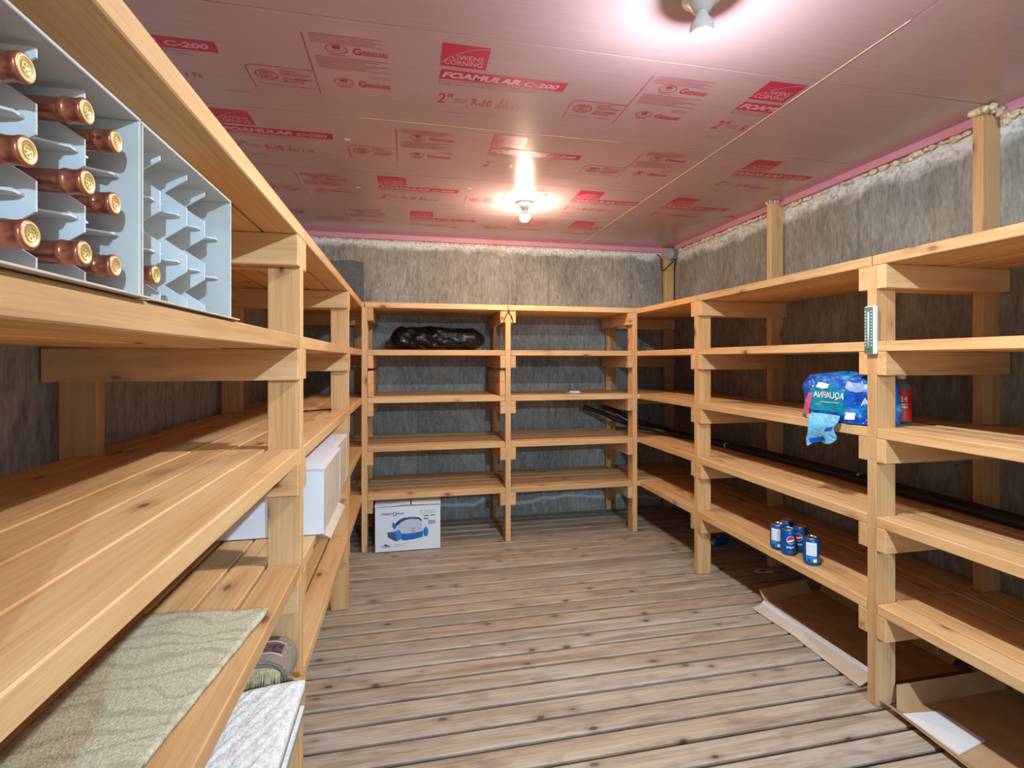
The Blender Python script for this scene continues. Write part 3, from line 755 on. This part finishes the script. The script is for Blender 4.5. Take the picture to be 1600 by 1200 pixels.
# ------------------------------------------------------------------ pool robot box on the floor
bx0, bx1, by0, bh = -.219, .218, 3.484, .303
rb = thing('product_box', 'white pool cleaner carton standing on the floor under the back rack', 'box', (0, by0+.11, 0))
MB().box(bx0, bx1, by0, by0+.24, .001, bh).build('carton', ['whitecard'], rb, .002)
mid = .018
MB().prism([(bx0-.002, bh+.004), (mid-.004, bh+.012), (mid-.004, bh+.018), (bx0-.002, bh+.014)], 'Y', by0-.004, by0+.23).build('lid_flap', ['whitecard'], rb)
MB().prism([(mid+.004, bh+.010), (bx1+.002, bh+.006), (bx1+.002, bh+.016), (mid+.004, bh+.018)], 'Y', by0-.004, by0+.23).build('lid_flap', ['whitecard'], rb)
YP = by0-.0008
def BP(zx, zy, k=0):       # print coordinates on the box face
    u = (zx-190)/1228; top = 240-62*u; bot_ = 1130-88*u
    v = (zy-top)/(bot_-top); return (bx0+(bx1-bx0)*u, YP-.0002*k, .003+(bh-.003)*(1-v))
def poly(mb, pts, mi, k=0): mb.add([BP(x, y_, k) for x, y_ in pts], [tuple(range(len(pts)))], mi)
m = MB()
poly(m, [(515, 520), (560, 560), (600, 520), (640, 480), (600, 600), (550, 680), (505, 610)], 0)
poly(m, [(590, 540), (640, 480), (720, 440), (860, 425), (1000, 430), (1050, 460), (1070, 530), (1000, 470), (860, 462), (740, 490), (660, 550), (610, 600)], 2)
poly(m, [(570, 690), (640, 590), (740, 500), (860, 466), (1000, 474), (1060, 540), (1085, 690), (1060, 715), (900, 745), (720, 760), (640, 710)], 3, 1)
poly(m, [(420, 730), (540, 710), (640, 690), (690, 760), (680, 860), (600, 915), (520, 890), (425, 820)], 1, 1)
poly(m, [(420, 735), (560, 745), (590, 780), (585, 900), (520, 880), (425, 815)], 2, 2)
poly(m, [(690, 790), (720, 770), (1080, 730), (1085, 820), (900, 870), (720, 895), (690, 870)], 0, 1)
poly(m, [(690, 750), (760, 762), (1085, 705), (1085, 735), (720, 790), (690, 880), (665, 860)], 4, 0)
pts = [(1140+52*math.cos(2*PI*k/18), 718+95*math.sin(2*PI*k/18)) for k in range(18)]
poly(m, pts, 1, 1); poly(m, [(1120+26*math.cos(2*PI*k/14), 735+75*math.sin(2*PI*k/14)) for k in range(14)], 0, 2)
m.build('robot_picture', ['boxblue', 'boxsky', 'boxdark', 'boxbody', 'inkblack'], rb, recalc=False)
m = MB()
def T2(body, x0, x1, y0, y1, mi=0, bold=0, sl=-.05, k=1):
    put_text(m, body, lambda u, v: BP(x0+(x1-x0)*u, y1-(y1-y0)*v+(x1-x0)*u*sl, k), mi, bold)
T2('maytr', 310, 512, 346, 404, 0, .015); T2('nics', 592, 722, 334, 376, 0, .015)
for k in range(20):
    a0, a1 = 2*PI*k/20, 2*PI*(k+1)/20; r0, r1 = 26, 40
    poly(m, [(553+r1*math.cos(a0), 365+r1*math.sin(a0)), (553+r1*math.cos(a1), 365+r1*math.sin(a1)), (553+r0*math.cos(a1), 365+r0*math.sin(a1)), (553+r0*math.cos(a0), 365+r0*math.sin(a0))], 0, 1)
T2('S200', 1020, 1315, 285, 370, 1, 0)
for x0, x1, y0, y1 in ((1100, 1195, 395, 412), (1228, 1318, 383, 400), (1100, 1190, 450, 470)): poly(m, [(x0, y0), (x1, y0-5), (x1, y1-5), (x0, y1)], 0, 1)
for k in range(11): poly(m, [(1190+12*k, 488), (1190+12*k+(5 if k % 3 else 8), 487), (1190+12*k+(5 if k % 3 else 8), 562), (1190+12*k, 563)], 0, 1)
T2('Dolphin', 312, 475, 1000, 1042, 0, .03)
poly(m, [(345, 995), (380, 965), (420, 985), (455, 975), (440, 1000)], 0, 1)
T2('Dolphin', 850, 950, 645, 672, 0, .03, -.05, 3); poly(m, [(870, 705), (935, 700), (935, 712), (870, 717)], 0, 3)
for k in range(3): poly(m, [(540, 968+22*k), (740-30*k, 958+22*k), (740-30*k, 966+22*k), (540, 976+22*k)], 1, 1)
m.build('lettering', ['inkblack', 'inkpale'], rb, recalc=False)

# ------------------------------------------------------------------ right rack: cans
def can_body(name, mats, root_label, label_side):
    t = thing('soda_can', root_label, 'can', (0, 0, 0), 'blue soda cans')
    MB().lathe([(.0001, .004), (.020, .003), (.0245, .0), (.0262, .002), (.032, .011), (.0331, .016), (.0331, .104), (.0322, .108), (.0272, .1165)], 36, caps=False).build('can_wall', ['pepsiblue'], t)
    MB().lathe([(.0272, .1162), (.0278, .1195), (.0268, .1208), (.0255, .1195), (.0248, .1160), (.0001, .1160)], 36, caps=False).build('rim', ['alu'], t)
    m = MB(); R_ = .0334
    C = lambda s, z, k=0: ((R_+.0002*k)*math.cos(s/R_), (R_+.0002*k)*math.sin(s/R_), z)
    if label_side == 'logo':
        def disc(cx, cz, r, mi, f0, f1, k):
            # band of the disc between two wavy lines
            n = 16
            for i in range(n):
                x0, x1 = -r+2*r*i/n, -r+2*r*(i+1)/n
                def lim(x, f): h = math.sqrt(max(0, r*r-x*x)); return max(-h, min(h, f(x/r)*r))
                m.add([C(cx+x0, cz+lim(x0, f0), k), C(cx+x1, cz+lim(x1, f0), k), C(cx+x1, cz+lim(x1, f1), k), C(cx+x0, cz+lim(x0, f1), k)], [(0, 1, 2, 3)], mi)
        disc(0, .074, .0185, 1, lambda x: -2, lambda x: 2, 0)
        disc(0, .0745, .0165, 0, lambda x: -.02+.35*x, lambda x: 2, 1)
        disc(0, .0745, .0165, 2, lambda x: -2, lambda x: -.52+.28*x*x+.25*x, 1)
        put_text(m, 'pepsi', lambda u, v: C(-.018+.034*u, .034+.013*v, 1), 1, .02)
    else:
        def q(s0, s1, z0, z1, mi, k=0):
            n = 8
            for i in range(n):
                a, b_ = s0+(s1-s0)*i/n, s0+(s1-s0)*(i+1)/n
                m.add([C(a, z0, k), C(b_, z0, k), C(b_, z1, k), C(a, z1, k)], [(0, 1, 2, 3)], mi)
        q(-.022, .022, .045, .103, 1); q(-.024, .024, .032, .041, 3); q(-.022, .004, .018, .030, 3); q(.007, .022, .017, .031, 1); q(-.016, -.002, .020, .028, 2, 1)
        for k in range(6): q(-.018, .018-.004*(k % 3), .052+.008*k, .0528+.008*k, 3, 1)
    m.build('can_print', ['red', 'white', 'navy', 'boxsky'], t, recalc=False)
    return t
zc = LVL[4]+.0012
face = lambda x, y_: math.atan2(-y_, -x)       # turn towards the camera side of the aisle
ca = can_body('a', None, 'front soda can showing its red, white and blue globe logo', 'logo'); ca.location = (1.757, 2.045, zc); ca.rotation_euler.z = face(1.757, 2.045)+.35
cb = can_body('b', None, 'soda can with a white panel, nearest the near right post', 'panel'); cb.location = (1.772, 1.924, zc); cb.rotation_euler.z = face(1.77, 1.92)+.05
cc = copy_tree(cb); cc['label'] = 'soda can with a white panel, leftmost of the five on the shelf'; cc.location = (1.756, 2.113, zc); cc.rotation_euler.z = face(1.757, 2.1)-.25
cd_ = copy_tree(ca); cd_['label'] = 'soda can with the globe logo, half hidden behind the rightmost can'; cd_.location = (1.838, 2.062, zc); cd_.rotation_euler.z = face(1.838, 2.06)-.25
ce_ = copy_tree(ca); ce_['label'] = 'rearmost soda can, shaded and mostly hidden behind the leftmost can'; ce_.location = (1.843, 2.155, zc); ce_.rotation_euler.z = face(1.83, 2.15)+2.4
cf = copy_tree(ca); cf['label'] = 'dark can lying on its side on the floor beneath the right rack'; cf.location = (2.11, 3.145, .034); cf.rotation_euler = (0, PI/2, -.1)
cf.rotation_euler = (0, -PI/2, .12); cf.location = (2.20, 3.15, .034)

# paper scrap on floor
m = MB().prism([(2.07, 2.70), (2.13, 2.735), (2.20, 2.70), (2.185, 2.665), (2.10, 2.672)], 'Z', .0005, .0025); m.prism([(2.11, 2.70), (2.14, 2.715), (2.17, 2.695), (2.13, 2.685)], 'Z', .0025, .004, 1)
tag(m.build('paper_scrap', ['paper', 'red'], origin=(2.13, 2.7, .001)), 'white paper scrap with a red mark on the floor beneath the right rack', 'paper')

# ------------------------------------------------------------------ bottled water pack
PK = thing('water_pack', 'blue shrink wrapped pack of bottled water on the third shelf of the right rack', 'drink', (1.88, 1.77, LVL[2]+.003))
pcx, pcy, pa, pb = 1.813, 1.769, .098, .178; pz0, ph = LVL[2]+.004, .188
def taper(z): s = (z-pz0)/ph; return 1-.03*s-.28*max(0, s-.72)**1.3*2.2
def lump(a, z): return 1+.022*math.sin(7*a+30*z)+.018*math.sin(13*a-50*z)+.010*math.sin(23*a+90*z)
def packf(u, v):
    a = 2*PI*u; n = 4.2
    if v < .86: s = v/.86; k = 1
    else: s = 1; k = 1-(v-.86)/.14
    z = pz0+ph*s+(.008*math.sin(20*u)*(1-k) if s == 1 else 0)
    r = (abs(math.cos(a))**n+abs(math.sin(a))**n)**(-1/n)*taper(z)*lump(a, z)*k
    return (pcx+pa*r*math.cos(a), pcy+pb*r*math.sin(a), z+(.012*(1-k)))
MB().grid(packf, 96, 40, wrapu=True).build('shrink_wrap', ['wrap'], PK)
def XS(y_, z, k=1):        # aisle side of the pack at (y, z)
    lo, hi = PI/2+.02, 1.5*PI-.02; zc_ = min(max(z, pz0), pz0+ph); n = 4.2
    f = lambda a: pcy+pb*(abs(math.cos(a))**n+abs(math.sin(a))**n)**(-1/n)*taper(zc_)*lump(a, zc_)*math.sin(a)
    for _ in range(22):
        md = (lo+hi)/2
        if f(md) > y_: lo = md
        else: hi = md
    a = (lo+hi)/2
    return pcx+pa*(abs(math.cos(a))**n+abs(math.sin(a))**n)**(-1/n)*taper(zc_)*lump(a, zc_)*math.cos(a)-.0012*k
def patchp(mb, poly_, mi, k=1):
    """tessellated polygon wrapped onto the aisle side"""
    bm = bmesh.new(); f = bm.faces.new([bm.verts.new((0, a, b_)) for a, b_ in poly_])
    ys = [p[0] for p in poly_]; zs = [p[1] for p in poly_]
    n1 = int((max(ys)-min(ys))/.008); n2 = int((max(zs)-min(zs))/.010)
    for i in range(1, n1+1): bmesh.ops.bisect_plane(bm, geom=bm.verts[:]+bm.edges[:]+bm.faces[:], plane_co=(0, min(ys)+i*.008, 0), plane_no=(0, 1, 0))
    for i in range(1, n2+1): bmesh.ops.bisect_plane(bm, geom=bm.verts[:]+bm.edges[:]+bm.faces[:], plane_co=(0, 0, min(zs)+i*.010), plane_no=(0, 0, 1))
    bm.verts.index_update()
    mb.add([(XS(v.co.y, v.co.z, k), v.co.y, v.co.z) for v in bm.verts], [tuple(v.index for v in f_.verts) for f_ in bm.faces], mi, smooth=True); bm.free()
m = MB()
patchp(m, [(1.868, 1.085), (1.700, 1.088), (1.692, 1.178), (1.76, 1.19), (1.86, 1.185), (1.875, 1.15)], 0)
patchp(m, [(1.926, 1.056), (1.883, 1.060), (1.862, 1.12), (1.853, 1.158), (1.872, 1.160), (1.895, 1.12)], 1, 2)
patchp(m, [(1.690, 1.215), (1.600, 1.205), (1.600, 1.180), (1.65, 1.172), (1.695, 1.188)], 3, 1)
patchp(m, [(1.90, 1.048), (1.845, 1.050), (1.842, 1.066), (1.895, 1.066)], 2, 2)
m.build('wrap_panel', ['teal', 'pinkfilm', 'peach', 'clearfilm'], PK, recalc=False)
m = MB()
# lettering seen from behind, so it reads mirrored
put_text(m, 'AQUAFINA', lambda u, v: (XS(1.692+.156*u, 1.136+.032*v, 3), 1.692+.156*u, 1.136+.032*v), 0, .008)
patchp(m, [(1.812, 1.1225), (1.716, 1.1245), (1.716, 1.1265), (1.812, 1.1245)], 0, 3)
patchp(m, [(1.835, 1.186), (1.800, 1.178), (1.768, 1.184), (1.772, 1.192), (1.765, 1.198), (1.805, 1.206), (1.825, 1.204)], 0, 3)
patchp(m, [(1.690, 1.062), (1.644, 1.066), (1.642, 1.092), (1.686, 1.092)], 0, 3)
m.build('wrap_lettering', ['white'], PK, recalc=False)
m = MB(); put_text(m, 'AQUAFINA', lambda u, v: (XS(1.47+.157*u, 1.118+.034*v, 3) if 1.47+.157*u > 1.60 else XS(1.60, 1.13, 3), max(1.47+.157*u, 1.598), 1.118+.034*v), 0, .008)
m.build('wrap_lettering', ['white'], PK, recalc=False)
m = MB()
def flapf(u, v):       # torn wrap hanging over the shelf edge
    yt = 1.845-.145*u; yb = 1.862-.130*u
    y_ = yt+(yb-yt)*v+.006*math.sin(9*v+3*u)
    z = 1.075-(.148-.05*u-.012*math.sin(6*u))*v
    x = XS(min(yt, 1.93), 1.07, 5)-.004-.012*math.sin(PI*min(1, v*1.1))-.006*math.sin(8*u+2*v)
    return (min(x, XR-.004), y_, z)
m.grid(flapf, 22, 22); m.grid(lambda u, v: tuple(Vector(flapf(u, v))+Vector((.0015, 0, 0))), 22, 22, flip=True)
m.build('hanging_wrap', ['skyfilm'], PK, recalc=False)
m = MB(); m.grid(lambda u, v: (lambda p: (p[0]-.002, p[1], p[2]))(flapf(.10+.55*u, .82+.15*v+.05*math.sin(5*u))), 10, 5); m.grid(lambda u, v: (lambda p: (p[0]-.002, p[1], p[2]))(flapf(.66+.3*u, .42+.14*v)), 10, 5)
m.build('hanging_wrap_edge', ['bluefilm'], PK, recalc=False)
WB = thing('water_bottle', 'plastic bottle with a red label marked 24, behind the near right post', 'bottle', (1.967, 1.670, LVL[2]+.003), None)
bx_, by_ = 1.967, 1.670
TB = Matrix.Translation((bx_, by_, LVL[2]+.0035))
MB().lathe([(.0001, 0), (.028, .001), (.0325, .006), (.0325, .135), (.030, .150), (.020, .168), (.0135, .174), (.0135, .182), (.0001, .182)], 28, mat=TB, caps=False).build('bottle_body', ['pet'], WB)
MB().lathe([(.0332, .010), (.0332, .132)], 28, mat=TB, caps=False).build('label_sleeve', ['red'], WB, recalc=False)
MB().lathe([(.0148, .176), (.0150, .192), (.0135, .1935), (.0001, .1935)], 24, mat=TB, caps=False).build('cap', ['white'], WB)
m = MB(); an = math.atan2(-by_, -bx_)+.22
CBt = lambda s, z: (bx_+.0336*math.cos(an+s/.0336), by_+.0336*math.sin(an+s/.0336), LVL[2]+.0035+z)
put_text(m, '24', lambda u, v: CBt(-.013+.026*u, .085+.022*v), 0, .02)
for k in range(2):
    for i in range(9): m.add([CBt(-.014+.0032*i, .071-.010*k), CBt(-.0118+.0032*i, .071-.010*k), CBt(-.0118+.0032*i, .077-.010*k), CBt(-.014+.0032*i, .077-.010*k)], [(0, 1, 2, 3)])
m.build('label_lettering', ['white'], WB, recalc=False)

# ------------------------------------------------------------------ hoses along the right wall
def smooth_path(pts, n=10):
    out = []; P = [Vector(p) for p in pts]; P = [P[0]]+P+[P[-1]]
    for i in range(1, len(P)-2):
        for k in range(n):
            t = k/n; a, b_, c, d = P[i-1:i+3]
            out.append(.5*((2*b_)+(c-a)*t+(2*a-5*b_+4*c-d)*t*t+(3*b_-a-3*c+d)*t**3))
    out.append(P[-2]); return out
zh = LVL[3]+.0025
for i, (dx, lb, p0) in enumerate(((0, 'black rubber hose on the fourth shelf of the right rack, nearer the aisle', [(1.44, 3.98, .905), (1.56, 3.90, .865), (1.74, 3.75, .785)]),
                                 (.052, 'black rubber hose on the fourth shelf of the right rack, nearer the concrete', [(1.62, 4.02, .905), (1.73, 3.95, .865), (1.88, 3.82, .785)]))):
    pts = smooth_path(p0+[(2.0+dx, 3.45, zh+.020), (2.065+dx, 3.0, zh+.019), (2.09+dx, 2.3, zh+.019), (2.085+dx, 1.9, zh+.019), (2.075+dx, 1.3, zh+.019), (2.06+dx, .6, zh+.019)])
    h = thing('rubber_hose', lb, 'hose', (2.08+dx, 2.0, zh), 'black hoses on the right rack')
    MB().tube(pts, .018, 14).build('hose_wall', ['rubber'], h)
    yy = (2.96, 2.05)[i]
    MB().tube([(2.068+dx, yy, zh+.019), (2.068+dx, yy-.012, zh+.019)] if i == 0 else [(2.087+dx, 2.03, zh+.019), (2.087+dx, 2.018, zh+.019)], .0192, 14).build('white_tie', ['white'], h)

# plastic strip on the bottom right shelf
def stripf(u, v): return (2.14-.10*u-.02*math.sin(PI*u)+.018*v, 1.60-.75*u, LVL[4]+.0042+.003*math.sin(PI*u))
m = MB().grid(stripf, 24, 1)
o = m.build('plastic_strap', ['peach'], origin=(2.1, 1.3, LVL[4]+.004), solid=.0015)
tag(o, 'narrow pinkish plastic strap lying at the back of the lowest right shelf', 'strap')

# ------------------------------------------------------------------ thermometer on the near right post
TH = thing('thermometer', 'green and white wall thermometer fixed to the near right post', 'thermometer', (XR-.01, 1.566, 1.42))
ty0, ty1, tz0, tz1 = 1.548, 1.588, 1.322, 1.503; TH.location = (XR-.01, 1.568, tz0); PLOC[TH.name] = Vector(TH.location)
MB().box(XR-.021, XR-.0005, ty0, ty1, tz0, tz1, 'Z').build('case', ['thermwhite'], TH, .003)
MB().box(XR-.0222, XR-.0209, ty0+.003, ty1-.002, tz0+.004, tz1-.004, 'Z').build('dial', ['green'], TH)
m = MB(); m.tube([(XR-.0235, 1.568, tz0+.024), (XR-.0235, 1.568, tz1-.022)], .0026, 8); m.build('glass_tube', ['thermwhite'], TH)
m = MB(); m.lathe([(.0001, -.004), (.004, 0), (.0001, .004)], 10, mat=Matrix.Translation((XR-.0245, 1.568, tz0+.020)), caps=False); m.build('tube_bulb', ['inkblack'], TH)
m = MB()
for k in range(12):
    z = tz0+.032+k*.0115
    for y_ in (1.5545, 1.5785): m.add([(XR-.0224, y_, z), (XR-.0224, y_+.005, z), (XR-.0224, y_+.005, z+.004), (XR-.0224, y_, z+.004)], [(0, 1, 2, 3)])
m.build('scale_marks', ['thermwhite'], TH, recalc=False)

# ------------------------------------------------------------------ junction box in the back corner
JB = thing('junction_box', 'small grey round junction box with black cable at the top of the corner post', 'electrical box', (2.25, 4.0, 2.17))
MB().box(2.262, 2.312, 3.985, 4.045, 2.185, 2.275).build('box_body', ['boxgrey'], JB, .004)
MB().lathe([(.048, 0), (.048, .016), (.042, .020), (.0001, .021)], 28, mat=Matrix.Translation((2.262, 4.030, 2.232)) @ Matrix.Rotation(-PI/2, 4, 'Y') @ Matrix.Rotation(.35, 4, 'X'), caps=False).build('cover', ['boxlid'], JB)
MB().tube(smooth_path([(2.29, 3.995, 2.19), (2.27, 3.985, 2.165), (2.235, 4.01, 2.125), (2.205, 4.045, 2.09), (2.198, 4.07, 2.12), (2.20, 4.075, 2.19), (2.185, 4.08, 2.225), (2.165, 4.085, 2.238)], 6), .0055, 8).build('cable', ['rubber'], JB)
MB().tube([(2.308, 3.99, 2.21), (2.309, 4.04, 2.14), (2.309, 4.045, 1.8), (2.309, 4.045, 1.70)], .005, 8).build('cable', ['rubber'], JB)

# ------------------------------------------------------------------ cardboard on the floor, right
def sheet(mb, pts, th=.0035, mi=0):
    P = [Vector(p) for p in pts]; n = (P[1]-P[0]).cross(P[2]-P[0]).normalized()
    if n.z < 0: n = -n
    k = len(P); mb.add([p for p in P]+[p+n*th for p in P], [tuple(range(k))[::-1], tuple(range(k, 2*k))]+[(i, (i+1) % k, k+(i+1) % k, k+i) for i in range(k)], mi)
C1 = thing('flattened_carton', 'shallow open cardboard tray on the floor left of the near right post', 'cardboard', (2.0, 2.1, 0))
m = MB(); sheet(m, [(1.868, 2.34, .001), (1.882, 1.66, .001), (2.26, 1.66, .001), (2.25, 2.40, .001)]); m.build('carton_floor', ['kraft'], C1)
m = MB(); sheet(m, [(1.868, 2.342, .001), (2.21, 2.395, .001), (2.19, 2.42, .062), (1.87, 2.39, .052)]); m.build('far_flap', ['kraft'], C1)
m = MB(); sheet(m, [(1.866, 2.34, .004), (1.876, 1.665, .004), (1.858, 1.665, .026), (1.842, 2.32, .024)], .003); sheet(m, [(1.842, 2.32, .024), (1.858, 1.665, .026), (1.826, 1.668, .030), (1.816, 2.30, .024)], .003)
m.build('side_wall', ['whitecard'], C1)
m = MB(); sheet(m, [(1.857, 2.32, .0175), (1.870, 1.67, .0175), (1.866, 1.67, .0225), (1.852, 2.32, .0225)], .004); m.build('blue_stripe', ['inkpale'], C1)
m = MB(); sheet(m, [(1.820, 2.30, .022), (1.832, 1.668, .026), (1.755, 1.66, .002), (1.768, 1.98, .002), (1.775, 2.02, .002), (1.758, 2.30, .002)], .0035); m.build('outer_flap', ['kraftpale'], C1)
m = MB(); sheet(m, [(2.262, 2.39, .002), (2.262, 1.70, .002), (2.285, 1.66, .10), (2.275, 1.80, .095), (2.29, 1.95, .105), (2.28, 2.1, .08), (2.285, 2.39, .09)]); m.build('torn_wall', ['kraft'], C1)
C2 = thing('open_carton', 'cardboard carton with an upright flap on the floor, right of the near post', 'cardboard', (2.0, 1.45, 0))
m = MB(); sheet(m, [(1.775, 1.525, .004), (2.305, 1.53, .004), (2.31, .95, .004), (1.74, .95, .004)]); m.build('carton_floor', ['kraft'], C2)
m = MB(); sheet(m, [(1.775, 1.526, .005), (2.305, 1.531, .005), (2.305, 1.552, .075), (1.80, 1.548, .078)]); m.build('upright_flap', ['kraft'], C2)
m = MB(); sheet(m, [(1.770, 1.522, .006), (1.741, .96, .006), (1.700, .97, .022), (1.728, 1.535, .030)]); m.build('side_flap', ['kraft'], C2)
m = MB(); sheet(m, [(1.757, 1.490, .009), (1.905, 1.474, .009), (1.91, 1.33, .009), (1.76, 1.30, .009)], .006); pw = m
tag(pw.build('packing_sheet', ['paper'], origin=(1.83, 1.4, .009)), 'white ribbed packing sheet lying inside the open carton on the floor', 'packaging')
# wood splinters below the lowest shelf
m = MB().tube([(1.93, 1.50, .292), (1.932, 1.502, .26), (1.928, 1.50, .232), (1.931, 1.499, .205)], [.001, .002, .0015, .0008], 5)
m.tube([(1.885, 1.50, .292), (1.886, 1.50, .268)], [.0015, .0008], 5)
tag(m.build('wood_splinter', ['pine'], origin=(1.93, 1.5, .25)), 'pale wood splinter hanging from the lowest brace by the near right post', 'splinter')
